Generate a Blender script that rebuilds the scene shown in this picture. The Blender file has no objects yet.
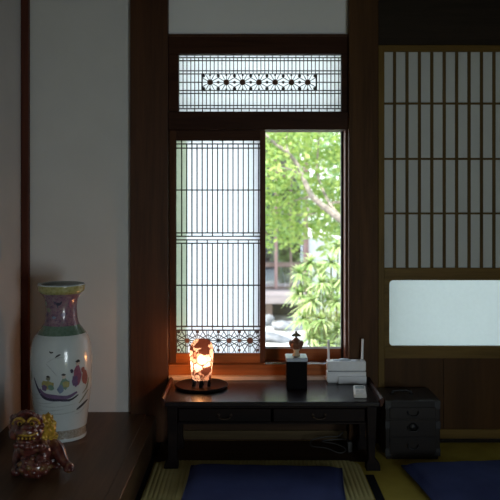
import bpy, bmesh, math, random
from math import pi, sin, cos, radians, sqrt
from mathutils import Vector, Matrix

random.seed(7)
S = bpy.context.scene
COL = S.collection
F, CX, HY, EYE = 740.0, 250.0, 200.0, 1.3     # focal length in px, principal column, horizon row, eye height


def at(px, py, D):
    """a point of the photograph at depth D (metres in front of the camera)"""
    return Vector(((px - CX) * D / F, D, EYE - (py - HY) * D / F))


# ------------------------------------------------------------------ materials
def newmat(name):
    m = bpy.data.materials.new(name)
    m.use_nodes = True
    nt = m.node_tree
    nt.nodes.clear()
    out = nt.nodes.new('ShaderNodeOutputMaterial')
    return m, nt, out


def N(nt, typ, **kw):
    n = nt.nodes.new(typ)
    for k, v in kw.items():
        if k in n.inputs:
            n.inputs[k].default_value = v
        else:
            setattr(n, k, v)
    return n


def rgba(c):
    return (c[0], c[1], c[2], 1.0)


def ramp(nt, fac, stops):
    r = nt.nodes.new('ShaderNodeValToRGB')
    els = r.color_ramp.elements
    while len(els) > len(stops):
        els.remove(els[-1])
    while len(els) < len(stops):
        els.new(0.5)
    for e, (p, c) in zip(els, stops):
        e.position = p
        e.color = rgba(c)
    nt.links.new(fac, r.inputs['Fac'])
    return r


def plain(name, c, rough=0.6, metal=0.0, coat=0.0, var=0.12, scale=30.0, spec=0.5):
    m, nt, out = newmat(name)
    b = N(nt, 'ShaderNodeBsdfPrincipled', Roughness=rough, Metallic=metal)
    b.inputs['Coat Weight'].default_value = coat
    b.inputs['Coat Roughness'].default_value = 0.08
    b.inputs['Specular IOR Level'].default_value = spec
    tc = N(nt, 'ShaderNodeTexCoord')
    no = N(nt, 'ShaderNodeTexNoise', Scale=scale, Detail=4.0)
    nt.links.new(tc.outputs['Object'], no.inputs['Vector'])
    lo = tuple(x * (1 - var) for x in c)
    hi = tuple(min(1, x * (1 + var)) for x in c)
    r = ramp(nt, no.outputs['Fac'], [(0.3, lo), (0.7, hi)])
    nt.links.new(r.outputs['Color'], b.inputs['Base Color'])
    nt.links.new(b.outputs['BSDF'], out.inputs['Surface'])
    return m


def wood(name, dark, light, axis='Z', rough=0.45, scale=14.0, bump=0.15, spec=0.12, coat=0.0):
    m, nt, out = newmat(name)
    b = N(nt, 'ShaderNodeBsdfPrincipled', Roughness=rough)
    b.inputs['Specular IOR Level'].default_value = spec
    b.inputs['Coat Weight'].default_value = coat
    tc = N(nt, 'ShaderNodeTexCoord')
    mp = N(nt, 'ShaderNodeMapping')
    st = {'X': (0.06, 1, 1), 'Y': (1, 0.06, 1), 'Z': (1, 1, 0.06)}[axis]
    mp.inputs['Scale'].default_value = st
    nt.links.new(tc.outputs['Object'], mp.inputs['Vector'])
    n1 = N(nt, 'ShaderNodeTexNoise', Scale=scale, Detail=6.0, Roughness=0.62, Distortion=0.6)
    n2 = N(nt, 'ShaderNodeTexNoise', Scale=scale * 7, Detail=3.0)
    nt.links.new(mp.outputs['Vector'], n1.inputs['Vector'])
    nt.links.new(mp.outputs['Vector'], n2.inputs['Vector'])
    mx = N(nt, 'ShaderNodeMath', operation='MULTIPLY_ADD')
    mx.inputs[1].default_value = 0.35
    nt.links.new(n2.outputs['Fac'], mx.inputs[0])
    nt.links.new(n1.outputs['Fac'], mx.inputs[2])
    r = ramp(nt, mx.outputs[0], [(0.42, dark), (0.85, light)])
    nt.links.new(r.outputs['Color'], b.inputs['Base Color'])
    bp = N(nt, 'ShaderNodeBump', Strength=bump, Distance=0.002)
    nt.links.new(mx.outputs[0], bp.inputs['Height'])
    nt.links.new(bp.outputs['Normal'], b.inputs['Normal'])
    nt.links.new(b.outputs['BSDF'], out.inputs['Surface'])
    return m


def paper(name, front, through, trans):
    """backlit washi: diffuse on the room side, translucent to the daylight behind it"""
    m, nt, out = newmat(name)
    tc = N(nt, 'ShaderNodeTexCoord')
    no = N(nt, 'ShaderNodeTexNoise', Scale=60.0, Detail=5.0)
    nt.links.new(tc.outputs['Object'], no.inputs['Vector'])
    r = ramp(nt, no.outputs['Fac'], [(0.3, tuple(x * .95 for x in through)), (0.7, through)])
    d = N(nt, 'ShaderNodeBsdfDiffuse', Color=rgba(front))
    t = N(nt, 'ShaderNodeBsdfTranslucent')
    nt.links.new(r.outputs['Color'], t.inputs['Color'])
    mx = N(nt, 'ShaderNodeMixShader', Fac=trans)
    nt.links.new(d.outputs[0], mx.inputs[1])
    nt.links.new(t.outputs[0], mx.inputs[2])
    nt.links.new(mx.outputs[0], out.inputs['Surface'])
    return m


def leafmat(name, c1, c2, tr=0.45, scale=9.0):
    m, nt, out = newmat(name)
    tc = N(nt, 'ShaderNodeTexCoord')
    no = N(nt, 'ShaderNodeTexNoise', Scale=scale, Detail=3.0)
    nt.links.new(tc.outputs['Object'], no.inputs['Vector'])
    r = ramp(nt, no.outputs['Fac'], [(0.35, c1), (0.65, c2)])
    d = N(nt, 'ShaderNodeBsdfDiffuse')
    t = N(nt, 'ShaderNodeBsdfTranslucent')
    nt.links.new(r.outputs['Color'], d.inputs['Color'])
    nt.links.new(r.outputs['Color'], t.inputs['Color'])
    mx = N(nt, 'ShaderNodeMixShader', Fac=tr)
    nt.links.new(d.outputs[0], mx.inputs[1])
    nt.links.new(t.outputs[0], mx.inputs[2])
    nt.links.new(mx.outputs[0], out.inputs['Surface'])
    return m


def glassmat(name, tint=(1, 1, 1), refl=0.05):
    m, nt, out = newmat(name)
    t = N(nt, 'ShaderNodeBsdfTransparent', Color=rgba(tint))
    g = N(nt, 'ShaderNodeBsdfGlossy', Roughness=0.03)
    mx = N(nt, 'ShaderNodeMixShader', Fac=refl)
    nt.links.new(t.outputs[0], mx.inputs[1])
    nt.links.new(g.outputs[0], mx.inputs[2])
    nt.links.new(mx.outputs[0], out.inputs['Surface'])
    return m


def weave(name, c1, c2, axis='X', scale=260.0, rough=0.8):
    """fine woven rush or cloth, threads running along one axis"""
    m, nt, out = newmat(name)
    b = N(nt, 'ShaderNodeBsdfPrincipled', Roughness=rough)
    b.inputs['Specular IOR Level'].default_value = 0.15
    tc = N(nt, 'ShaderNodeTexCoord')
    w = N(nt, 'ShaderNodeTexWave', Scale=scale / 6.28, Distortion=0.6, Detail=2.0)
    w.bands_direction = axis
    no = N(nt, 'ShaderNodeTexNoise', Scale=7.0, Detail=5.0)
    nt.links.new(tc.outputs['Object'], w.inputs['Vector'])
    nt.links.new(tc.outputs['Object'], no.inputs['Vector'])
    ad = N(nt, 'ShaderNodeMath', operation='MULTIPLY_ADD')
    ad.inputs[1].default_value = 0.45
    nt.links.new(w.outputs['Fac'], ad.inputs[0])
    nt.links.new(no.outputs['Fac'], ad.inputs[2])
    r = ramp(nt, ad.outputs[0], [(0.3, c1), (1.0, c2)])
    nt.links.new(r.outputs['Color'], b.inputs['Base Color'])
    bp = N(nt, 'ShaderNodeBump', Strength=0.3, Distance=0.001)
    nt.links.new(w.outputs['Fac'], bp.inputs['Height'])
    nt.links.new(bp.outputs['Normal'], b.inputs['Normal'])
    nt.links.new(b.outputs['BSDF'], out.inputs['Surface'])
    return m


M = {}
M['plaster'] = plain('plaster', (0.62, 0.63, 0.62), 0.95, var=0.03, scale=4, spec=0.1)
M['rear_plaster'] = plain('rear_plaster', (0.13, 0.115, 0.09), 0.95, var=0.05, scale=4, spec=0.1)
M['plaster_side'] = plain('plaster_side', (0.58, 0.58, 0.58), 0.95, var=0.03, scale=4, spec=0.1)
M['pillar'] = wood('pillar_wood', (0.034, 0.013, 0.006), (0.082, 0.033, 0.013), 'Z', 0.42, spec=.3)
M['pillar_right'] = wood('pillar_right_wood', (0.042, 0.020, 0.008), (0.095, 0.046, 0.017), 'Z', 0.55)
M['post_red'] = wood('corner_post_wood', (0.055, 0.018, 0.013), (0.11, 0.035, 0.022), 'Z', 0.5)
M['beam'] = wood('beam_wood', (0.022, 0.008, 0.004), (0.055, 0.021, 0.010), 'X', 0.5)
M['sash'] = wood('sash_wood', (0.17, 0.058, 0.018), (0.36, 0.125, 0.038), 'X', 0.38)
M['stile'] = wood('stile_wood', (0.045, 0.019, 0.010), (0.11, 0.045, 0.02), 'Z', 0.42)
M['darkboard'] = wood('dark_board', (0.016, 0.012, 0.008), (0.035, 0.026, 0.018), 'X', 0.7)
M['sill'] = wood('pale_sill_wood', (0.45, 0.35, 0.28), (0.62, 0.50, 0.42), 'X', 0.5)
M['kumiko'] = plain('lattice_wood', (0.055, 0.045, 0.040), 0.6, var=0.2)
M['kumiko_brown'] = plain('lattice_infill_wood', (0.11, 0.042, 0.02), 0.6, var=0.2)
M['shojiwood'] = wood('shoji_wood', (0.095, 0.058, 0.014), (0.19, 0.118, 0.030), 'Z', 0.5)
M['shojiwood_h'] = wood('shoji_wood_rail', (0.095, 0.058, 0.014), (0.19, 0.118, 0.030), 'X', 0.5)
M['shoji_bar'] = wood('shoji_bar_wood', (0.075, 0.048, 0.018), (0.15, 0.098, 0.036), 'Z', 0.6)
M['desk_front'] = wood('desk_front_wood', (0.005, 0.0035, 0.004), (0.013, 0.008, 0.007), 'X', 0.5, spec=.08)
M['lit_plaster'] = plain('lit_plaster', (.82, .84, .84), .95, var=.02, scale=4, spec=.1)  # wall plaster made paler, brighter light on this strip put into its colour
M['koshi'] = wood('koshi_board', (0.038, 0.017, 0.004), (0.076, 0.034, 0.009), 'Z', 0.5, scale=9)
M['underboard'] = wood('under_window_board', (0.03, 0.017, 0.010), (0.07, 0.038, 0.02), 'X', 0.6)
M['skirt'] = wood('skirting_wood', (0.06, 0.042, 0.02), (0.11, 0.078, 0.038), 'X', 0.55)
M['platform'] = wood('platform_wood', (0.035, 0.019, 0.010), (0.115, 0.064, 0.034), 'Y', 0.33, scale=10)
M['lacquer'] = wood('dark_desk_wood', (0.006, 0.005, 0.007), (0.014, 0.011, 0.014), 'X', 0.25, spec=0.35)
M['lacquer_red'] = wood('desk_edge_wood', (0.018, 0.007, 0.005), (0.05, 0.017, 0.010), 'Y', 0.35)
M['black'] = plain('black_lacquer', (0.004, 0.0035, 0.0045), 0.3, var=0.2, spec=0.05)
M['iron'] = plain('dark_iron', (0.006, 0.006, 0.007), 0.5, metal=0.1, var=0.3)
M['chest'] = wood('chest_wood', (0.006, 0.005, 0.005), (0.015, 0.011, 0.009), 'X', 0.36, spec=0.22)
M['bronze'] = plain('bronze', (0.22, 0.095, 0.055), 0.45, metal=0.2)
M['dark_bronze'] = plain('dark_bronze', (0.035, 0.020, 0.012), 0.5, metal=0.4)
M['tatami'] = weave('tatami_rush', (0.30, 0.23, 0.035), (0.52, 0.41, 0.075), 'Y', 900)
M['rush_rug'] = weave('rush_rug', (0.36, 0.32, 0.13), (0.58, 0.52, 0.23), 'Y', 500)
M['heri'] = plain('black_cloth_border', (0.012, 0.012, 0.016), 0.9, spec=0.1)
M['navy'] = weave('navy_cloth', (0.024, 0.032, 0.10), (0.052, 0.068, 0.19), 'X', 700, 0.9)
M['ceiling'] = wood('ceiling_board', (0.06, 0.04, 0.022), (0.11, 0.072, 0.04), 'X', 0.7)
M['white_plastic'] = plain('white_plastic', (0.88, 0.91, 0.94), 0.35, var=0.03)
M['cream_plastic'] = plain('cream_plastic', (0.72, 0.71, 0.66), 0.4, var=0.03)
M['grey_plastic'] = plain('grey_plastic', (0.30, 0.32, 0.34), 0.4, var=0.05)
M['lcd'] = plain('lcd_grey', (0.36, 0.42, 0.42), 0.2, var=0.05)
M['cable'] = plain('grey_cable', (0.04, 0.038, 0.035), 0.5, var=0.05)
M['paper_screen'] = paper('screen_paper', (0.7, 0.7, 0.7), (0.95, 0.975, 1.0), 0.90)
M['paper_transom'] = paper('transom_paper', (0.7, 0.7, 0.7), (0.92, 0.95, 0.96), 0.88)
M['paper_shoji'] = paper('shoji_paper', (0.52, 0.53, 0.51), (0.74, 0.79, 0.77), 0.15)
M['frosted'] = paper('frosted_glass', (0.6, 0.66, 0.65), (0.82, 0.87, 0.86), 0.60)
M['pane'] = glassmat('clear_pane')
M['house_pane'] = glassmat('house_pane', (0.75, 0.8, 0.85), 0.35)


# ------------------------------------------------------------------ mesh builder
class MB:
    def __init__(self):
        self.v, self.f, self.m = [], [], []

    def add(self, vs, fs, mi=0):
        b = len(self.v)
        self.v += [tuple(v) for v in vs]
        self.f += [tuple(b + i for i in f) for f in fs]
        self.m += [mi] * len(fs)
        return self

    def box(self, x0, x1, y0, y1, z0, z1, mi=0):
        vs = [(x, y, z) for x in (x0, x1) for y in (y0, y1) for z in (z0, z1)]
        fs = [(0, 1, 3, 2), (4, 6, 7, 5), (0, 4, 5, 1), (2, 3, 7, 6), (0, 2, 6, 4), (1, 5, 7, 3)]
        return self.add(vs, fs, mi)

    def bar(self, a, b, w, t, y, mi=0):
        """flat bar in the XZ plane from a to b (x,z pairs), width w, from y to y+t"""
        d = Vector((b[0] - a[0], b[1] - a[1]))
        if d.length < 1e-5:
            return self
        n = Vector((-d.y, d.x)).normalized() * (w / 2)
        q = [(a[0] + n.x, a[1] + n.y), (b[0] + n.x, b[1] + n.y), (b[0] - n.x, b[1] - n.y), (a[0] - n.x, a[1] - n.y)]
        vs = [(p[0], y, p[1]) for p in q] + [(p[0], y + t, p[1]) for p in q]
        return self.add(vs, [(0, 1, 2, 3), (7, 6, 5, 4), (0, 4, 5, 1), (1, 5, 6, 2), (2, 6, 7, 3), (3, 7, 4, 0)], mi)

    def prism(self, pts, y0, y1, mi=0):
        """polygon of (x,z) points extruded along y"""
        n = len(pts)
        vs = [(p[0], y0, p[1]) for p in pts] + [(p[0], y1, p[1]) for p in pts]
        fs = [tuple(range(n)), tuple(range(2 * n - 1, n - 1, -1))]
        fs += [(i, i + n, (i + 1) % n + n, (i + 1) % n) for i in range(n)]
        return self.add(vs, fs, mi)

    def lathe(self, prof, c=(0, 0, 0), seg=48, mats=None, cap0=True, cap1=True):
        n = len(prof)
        vs = [(c[0] + r * cos(2 * pi * k / seg), c[1] + r * sin(2 * pi * k / seg), c[2] + z) for r, z in prof for k in range(seg)]
        b = len(self.v)
        self.v += vs
        for i in range(n - 1):
            for k in range(seg):
                k2 = (k + 1) % seg
                self.f.append((b + i * seg + k, b + i * seg + k2, b + (i + 1) * seg + k2, b + (i + 1) * seg + k))
                self.m.append(mats[i] if mats else 0)
        if cap0:
            self.f.append(tuple(b + k for k in reversed(range(seg)))); self.m.append(mats[0] if mats else 0)
        if cap1:
            self.f.append(tuple(b + (n - 1) * seg + k for k in range(seg))); self.m.append(mats[-1] if mats else 0)
        return self

    def ell(self, c, r, seg=20, rings=12, mi=0, rot=None):
        R = rot or Matrix.Identity(3)
        c = Vector(c)
        vs = [c + R @ Vector((0, 0, r[2]))]
        for i in range(1, rings):
            t = pi * i / rings
            for k in range(seg):
                p = 2 * pi * k / seg
                vs.append(c + R @ Vector((r[0] * sin(t) * cos(p), r[1] * sin(t) * sin(p), r[2] * cos(t))))
        vs.append(c + R @ Vector((0, 0, -r[2])))
        fs = []
        for k in range(seg):
            k2 = (k + 1) % seg
            fs.append((0, 1 + k, 1 + k2))
            for i in range(rings - 2):
                a = 1 + i * seg
                fs.append((a + k, a + seg + k, a + seg + k2, a + k2))
            a = 1 + (rings - 2) * seg
            fs.append((a + k, len(vs) - 1, a + k2))
        return self.add(vs, fs, mi)

    def tube(self, pts, rad, seg=10, mi=0):
        pts = [Vector(p) for p in pts]
        rr = rad if isinstance(rad, (list, tuple)) else [rad] * len(pts)
        b = len(self.v)
        up = Vector((0.123, 0.31, 0.94)).normalized()
        for i, p in enumerate(pts):
            d = (pts[min(i + 1, len(pts) - 1)] - pts[max(i - 1, 0)]).normalized()
            u = d.cross(up)
            if u.length < 1e-3:
                u = d.cross(Vector((1, 0, 0)))
            u.normalize()
            w = d.cross(u)
            for k in range(seg):
                a = 2 * pi * k / seg
                self.v.append(tuple(p + (u * cos(a) + w * sin(a)) * rr[i]))
        for i in range(len(pts) - 1):
            for k in range(seg):
                k2 = (k + 1) % seg
                self.f.append((b + i * seg + k, b + i * seg + k2, b + (i + 1) * seg + k2, b + (i + 1) * seg + k))
                self.m.append(mi)
        e = b + (len(pts) - 1) * seg
        self.f.append(tuple(b + k for k in reversed(range(seg)))); self.m.append(mi)
        self.f.append(tuple(e + k for k in range(seg))); self.m.append(mi)
        return self

    def build(self, name, mats, parent=None, smooth=False, bevel=0.0, seg=2):
        me = bpy.data.meshes.new(name)
        me.from_pydata(self.v, [], self.f)
        for m in (mats if isinstance(mats, (list, tuple)) else [mats]):
            me.materials.append(m)
        for p, mi in zip(me.polygons, self.m):
            p.material_index = mi
            p.use_smooth = smooth
        bm = bmesh.new(); bm.from_mesh(me)
        bmesh.ops.recalc_face_normals(bm, faces=bm.faces)
        bm.to_mesh(me); bm.free()
        o = bpy.data.objects.new(name, me)
        COL.objects.link(o)
        if parent is not None:
            o.parent = parent
            o.matrix_parent_inverse = Matrix.Translation(parent.location).inverted()
        if bevel:
            b = o.modifiers.new('bevel', 'BEVEL')
            b.width = bevel; b.segments = seg; b.limit_method = 'ANGLE'; b.angle_limit = radians(40)
        return o


def struct(o, label=None):
    o['kind'] = 'structure'
    if label:
        o['label'] = label
    return o


def thing(name, label, cat, loc, group=None):
    o = bpy.data.objects.new(name, None)
    o.empty_display_size = 0.05
    o.location = loc
    COL.objects.link(o)
    o['label'] = label; o['category'] = cat
    if group:
        o['group'] = group
    return o


def holder(name, loc, label):
    o = bpy.data.objects.new(name, None)
    o.empty_display_size = 0.05
    o.location = loc
    COL.objects.link(o)
    o['kind'] = 'structure'; o['label'] = label
    return o


def box(name, mat, x0, x1, y0, y1, z0, z1, parent=None, bevel=0.0):
    return MB().box(x0, x1, y0, y1, z0, z1).build(name, mat, parent, bevel=bevel)


def lerp(a, b, t):
    return a + (b - a) * t


def catmull(pts, n=8):
    """smooth chain of tuples through pts"""
    out = []
    P = [pts[0]] + list(pts) + [pts[-1]]
    for i in range(1, len(P) - 2):
        p0, p1, p2, p3 = P[i - 1], P[i], P[i + 1], P[i + 2]
        for k in range(n):
            t = k / n
            out.append(tuple(0.5 * (2 * b + (c - a) * t + (2 * a - 5 * b + 4 * c - d) * t * t + (3 * b - a - 3 * c + d) * t ** 3)
                             for a, b, c, d in zip(p0, p1, p2, p3)))
    out.append(tuple(pts[-1]))
    return out


# ================================================================== THE ROOM
XL, XR, YB, YR, ZC = -1.232, 1.70, 4.0, -1.7, 2.5
PX = -0.497                     # right edge of the raised alcove platform
PZ = 0.154

struct(box('floor', M['tatami'], XL - .1, XR + .1, YR - .1, 4.15, -0.12, 0.0))
fl = bpy.data.objects['floor']
hb = MB()
hb.box(PX - .02, PX + .022, YR, 3.98, -.01, .0012)
hb.box(.545, .585, YR, 3.50, -.01, .0012)
hb.build('tatami_border', M['heri'], fl)
struct(box('ceiling', M['ceiling'], XL - .1, XR + .1, YR - .1, 4.3, ZC, ZC + .12))
struct(box('wall_left', M['plaster_side'], XL - .12, XL, YR - .1, 4.15, 0, ZC))
struct(box('wall_right', M['rear_plaster'], XR, XR + .12, YR - .1, 4.15, 0, ZC))
struct(box('wall_rear', M['rear_plaster'], XL, XR, YR - .12, YR, 0, ZC))
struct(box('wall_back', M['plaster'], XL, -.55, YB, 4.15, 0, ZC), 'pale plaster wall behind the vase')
a = at(168, 33, 4.0)
struct(box('wall_back_upper', M['lit_plaster'], -.55, .66, 4.005, 4.15, at(0, 36, 4.0).z, ZC), 'pale plaster strip above the transom')
struct(box('wall_back_lower', M['underboard'], -.55, .70, 4.0, 4.15, 0, .335), 'dark boards under the window')
struct(box('baseboard_back', M['skirt'], -.44, .53, 3.985, 4.0, .012, .058))

# posts and beams
struct(box('trim_1', M['pillar'], (130 - CX) * 3.965 / F, (168 - CX) * 3.965 / F, 3.965, 4.2, 0, ZC, bevel=.004), 'broad dark wooden pillar between the plaster wall and the lattice window')
struct(box('trim_2', M['pillar_right'], (349 - CX) * 3.95 / F, (378.5 - CX) * 3.95 / F, 3.95, 4.2, 0, ZC, bevel=.004), 'brown wooden pillar between the window and the shoji door')
struct(box('trim_3', M['post_red'], (22.5 - CX) * 4 / F, (30 - CX) * 4 / F, 3.97, 4.03, PZ, ZC, bevel=.003), 'thin dark red corner post of the alcove')
XA, XB = (168 - CX) * 3.965 / F, (349 - CX) * 3.95 / F
struct(box('trim_4', M['beam'], XA, XB, 3.975, 4.14, at(0, 130, 4.0).z, at(0, 112, 4.0).z, bevel=.003), 'dark wooden lintel between transom and lattice window')
struct(box('trim_5', M['darkboard'], (378.5 - CX) * 3.95 / F, XR, 3.97, 4.15, at(0, 45, 3.98).z, ZC, bevel=.002), 'near black board above the shoji door')
sl = MB()
sl.box(XA, XB, 3.985, 4.14, .335, at(0, 364, 4.0).z)
so = struct(sl.build('trim_6', M['sash'], bevel=.003), 'reddish wooden sill under the lattice window')
sp = MB().box(XA + .004, XB - .004, 3.945, 3.984, .338, .358).build('sill_board', M['sill'], so, bevel=.002)
sp['label'] = 'pale wooden strip along the sill'
MB().box((265 - CX) * 4 / F, XB - .03, 3.986, 3.992, at(0, 364, 3.99).z, at(0, 362.3, 3.99).z).build('track', plain('track_metal', (.55, .6, .65), .25, metal=.9), so)

# raised alcove platform
pl = MB()
pl.box(XL, PX - .06, 1.6, 4.0, 0.02, PZ)
po = pl.build('alcove_platform', M['platform'])
struct(po, 'dark wooden alcove platform under the vase and lion')
MB().box(PX - .06, PX, 1.6, 3.93, 0, PZ + .001).build('edge_beam', M['platform'], po, bevel=.004)

struct(box('trim_10', M['underboard'], PX + .024, .62, 3.674, 3.984, 0, .003), 'dark floor strip under the desk')  # thin dark strip laid over the tatami behind the rug

# ------------------------------------------------------------------ lattice helpers
def clipseg(p, q, x0, x1, z0, z1):
    t0, t1 = 0.0, 1.0
    dx, dz = q[0] - p[0], q[1] - p[1]
    for pp, qq in ((-dx, p[0] - x0), (dx, x1 - p[0]), (-dz, p[1] - z0), (dz, z1 - p[1])):
        if abs(pp) < 1e-9:
            if qq < 0:
                return None
        else:
            r = qq / pp
            if pp < 0:
                t0 = max(t0, r)
            else:
                t1 = min(t1, r)
    if t0 >= t1:
        return None
    return (p[0] + dx * t0, p[1] + dz * t0), (p[0] + dx * t1, p[1] + dz * t1)


def asanoha(mb, x0, x1, z0, z1, s, cx, cz, w, t, y):
    """hemp leaf fretwork inside a rectangle; returns the star centres"""
    h = s * sqrt(3) / 2
    done, stars = set(), []
    for j in range(-4, 5):
        for i in range(-14, 15):
            o = (cx + i * s + (j % 2) * s / 2, cz + j * h)
            stars.append(o)
            e, ne, nw = (o[0] + s, o[1]), (o[0] + s / 2, o[1] + h), (o[0] - s / 2, o[1] + h)
            segs = [(o, e), (o, ne), (o, nw)]
            g = (o[0] + s / 2, o[1] + h / 3)
            segs += [(g, o), (g, e), (g, ne)]
            g = (o[0], o[1] + 2 * h / 3)
            segs += [(g, o), (g, ne), (g, nw)]
            for p, q in segs:
                k = clipseg(p, q, x0, x1, z0, z1)
                if k:
                    mb.bar(k[0], k[1], w, t, y)
    return [c for c in stars if x0 < c[0] < x1 and z0 < c[1] < z1]


def hexa(mb, c, r, t, y, mi=0, n=6):
    mb.prism([(c[0] + r * cos(2 * pi * k / n + pi / 6), c[1] + r * sin(2 * pi * k / n + pi / 6)) for k in range(n)], y, y + t, mi)


# ------------------------------------------------------------------ window 1: sliding lattice screen
D = 4.03
def wx(px, d=None): return (px - CX) * (d or D) / F
def wz(py, d=None): return EYE - (py - HY) * (d or D) / F

w1 = holder('window_1', (wx(218), D, wz(364)), 'sliding lattice screen of dark wood over white paper with a hemp leaf fret band')
fr = MB()
fr.box(wx(169.5), wx(176), D, D + .03, wz(364), wz(129))
fr.box(wx(260), wx(265.5), D, D + .03, wz(364), wz(129))
fr.build('stile', M['stile'], w1, bevel=.002)
fr = MB()
fr.box(wx(176), wx(260), D + .001, D + .029, wz(140.5), wz(129))
fr.build('top_rail', M['beam'], w1, bevel=.002)
fr = MB()
fr.box(wx(176), wx(260), D + .001, D + .029, wz(364), wz(353.5))
fr.build('bottom_rail', M['sash'], w1, bevel=.002)
lat = MB()
yk, kt, kw = D + .006, .010, .0062
n = 16
for i in range(1, n + 1):
    x = wx(176 + 5.15 * i + .3)
    if x > wx(259):
        break
    odd = i % 2
    lat.box(x - kw / 2, x + kw / 2, yk, yk + kt, wz(239.5 if odd else 236), wz(148 if not odd else 140))
    for (p, q) in (((236.2 if odd else 233.2), 148 if not odd else 140),):
        pass
    lat.v, lat.f, lat.m = lat.v[:-8], lat.f[:-6], lat.m[:-6]
    lat.box(x - kw / 2, x + kw / 2, yk, yk + kt, wz(236.4 if odd else 233.0), wz(140 if odd else 143.6))
    lat.box(x - kw / 2, x + kw / 2, yk, yk + kt, wz(330.5 if odd else 327), wz(243.2 if odd else 240))
for py in (143.8, 148.0, 190.0, 233.0, 236.4, 240.0, 243.4, 285.5, 326.8, 330.6):
    lat.box(wx(176), wx(260), yk + .001, yk + kt + .001, wz(py) - .0032, wz(py) + .0032)
lat.build('lattice', M['kumiko'], w1)
band = MB()
asanoha(band, wx(176), wx(260), wz(353), wz(330.6), 21.0 * D / F, wx(218.5), wz(341), .0036, .007, yk + .0015)
x0, x1, z0, z1 = wx(176), wx(260), wz(353), wz(330.6)
st = asanoha(band, x0, x1, z0, z1, 21.0 * D / F, wx(229), wz(341), .0044, .008, yk + .001)
for k, px in enumerate((187, 208, 229, 250)):
    hexa(band, (wx(px), wz(341)), (.013, .0, .015, .019)[k], .007, yk + .0005, 1) if k != 1 else None
hexa(band, (wx(239.3), wz(341)), .010, .007, yk + .0005, 1)
for px in (176.7, 197.5, 218.5, 239.5, 260):
    hexa(band, (min(max(px, 178), 258) and wx(min(max(px, 178.5), 257.5)), wz(332.3)), .009, .007, yk + .0005, 0)
    hexa(band, (wx(min(max(px, 178.5), 257.5)), wz(350.5)), .008, .007, yk + .0005, 1)
for j in range(8):
    x = wx(176 + 10.5 * (j + .9))
    if x < x1:
        band.bar((x, z0), (x, z1), .0035, .008, yk + .001)
band.build('fret_band', [M['kumiko'], M['kumiko_brown']], w1)
MB().box(wx(175), wx(261), D + .0175, D + .0185, wz(354.5), wz(139.5)).build('paper', M['paper_screen'], w1)

M['paper_overlap'] = paper('overlap_paper', (.6, .62, .55), (.80, .84, .70), .85)
MB().box(wx(171), wx(186.8), D + .0205, D + .0215, wz(354.5), wz(139.5)).build('paper_overlap', M['paper_overlap'], w1)

# jamb strips either side of the opening
jb = MB()
jb.box(wx(344.8, 4.02), XB + .002, 4.0, 4.14, wz(364, 4.0), wz(130, 4.0))
struct(jb.build('trim_7', wood('jamb_wood', (.10, .045, .03), (.2, .09, .06), 'Z', .4)), 'dark wooden jamb beside the garden opening')
jb = MB().box(XA - .002, wx(169.5, 4.03) - .003, 4.005, 4.14, wz(364, 4.0), wz(130, 4.0))
struct(jb.build('trim_8', M['stile']), 'dark wooden jamb beside the lattice screen')

# ------------------------------------------------------------------ window 2: transom
D = 4.02
w2 = holder('window_2', (wx(260), D, wz(111)), 'lattice transom of thin dark bars over white paper with a fret band')
fr = MB()
fr.box(XA, XB, 3.985, 4.05, wz(55), wz(34, 3.985))
fr.build('top_rail', M['beam'], w2, bevel=.003)
MB().box(XA + .001, XB - .001, 3.980, 3.984, wz(36.5, 3.98), wz(34.2, 3.98)).build('rail_lip', M['pillar'], w2)
fr = MB()
fr.box(XA, wx(179), 3.99, 4.05, wz(112), wz(55))
fr.box(wx(341), XB, 3.99, 4.05, wz(112), wz(55))
fr.build('side_frame', M['beam'], w2, bevel=.002)
lat = MB()
yk, kt, kw = D + .006, .008, .0046
i = 0
x = 179 + 3.9
bx0, bx1, by0, by1 = 202, 316.5, 74.0, 90.0
while x < 341:
    X = wx(x)
    z_hi = wz(55 if i % 2 else 57.5); z_lo = wz(112 if i % 2 else 108)
    if bx0 < x < bx1:
        lat.box(X - kw / 2, X + kw / 2, yk, yk + kt, wz(by0), z_hi)
        lat.box(X - kw / 2, X + kw / 2, yk, yk + kt, z_lo, wz(by1))
    else:
        lat.box(X - kw / 2, X + kw / 2, yk, yk + kt, z_lo, z_hi)
    x += 3.9; i += 1
for py in (57.3, 60.3, 70.5, 73.6, 90.2, 93.2, 105.2, 108.4):
    lat.box(wx(179), wx(341), yk + .001, yk + kt + .001, wz(py) - .0026, wz(py) + .0026)
for xa, xb in ((179, bx0), (bx1, 341)):
    lat.box(wx(xa), wx(xb), yk + .001, yk + kt + .001, wz(82) - .0024, wz(82) + .0024)
for xx in (bx0, bx1):
    lat.box(wx(xx) - .004, wx(xx) + .004, yk, yk + kt, wz(90), wz(74))
lat.build('lattice', M['kumiko'], w2)
band = MB()
s = 16.3 * D / F
asanoha(band, wx(bx0), wx(bx1), wz(by1), wz(by0), s, wx(210), wz(82), .0032, .007, yk + .001)
for k in range(7):
    c = 210 + 16.3 * k
    hexa(band, (wx(c), wz(82)), .0175, .007, yk, 1)
    if k < 6:
        hexa(band, (wx(c + 8.15), wz(82)), .0085, .007, yk, 0)
        hexa(band, (wx(c + 8.15), wz(75.6)), .0095, .007, yk, 0)
        hexa(band, (wx(c + 8.15), wz(88.4)), .0105, .007, yk, 0)
    hexa(band, (wx(c), wz(75.0)), .006, .007, yk, 0)
    hexa(band, (wx(c), wz(89.0)), .006, .007, yk, 0)
for px in (203.5, 315):
    hexa(band, (wx(px), wz(75.6)), .009, .007, yk, 0)
    hexa(band, (wx(px), wz(88.4)), .010, .007, yk, 0)
band.build('fret_band', [M['kumiko'], M['kumiko_brown']], w2)
MB().box(wx(178), wx(342), D + .017, D + .018, wz(113), wz(54)).build('paper', M['paper_transom'], w2)

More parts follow.
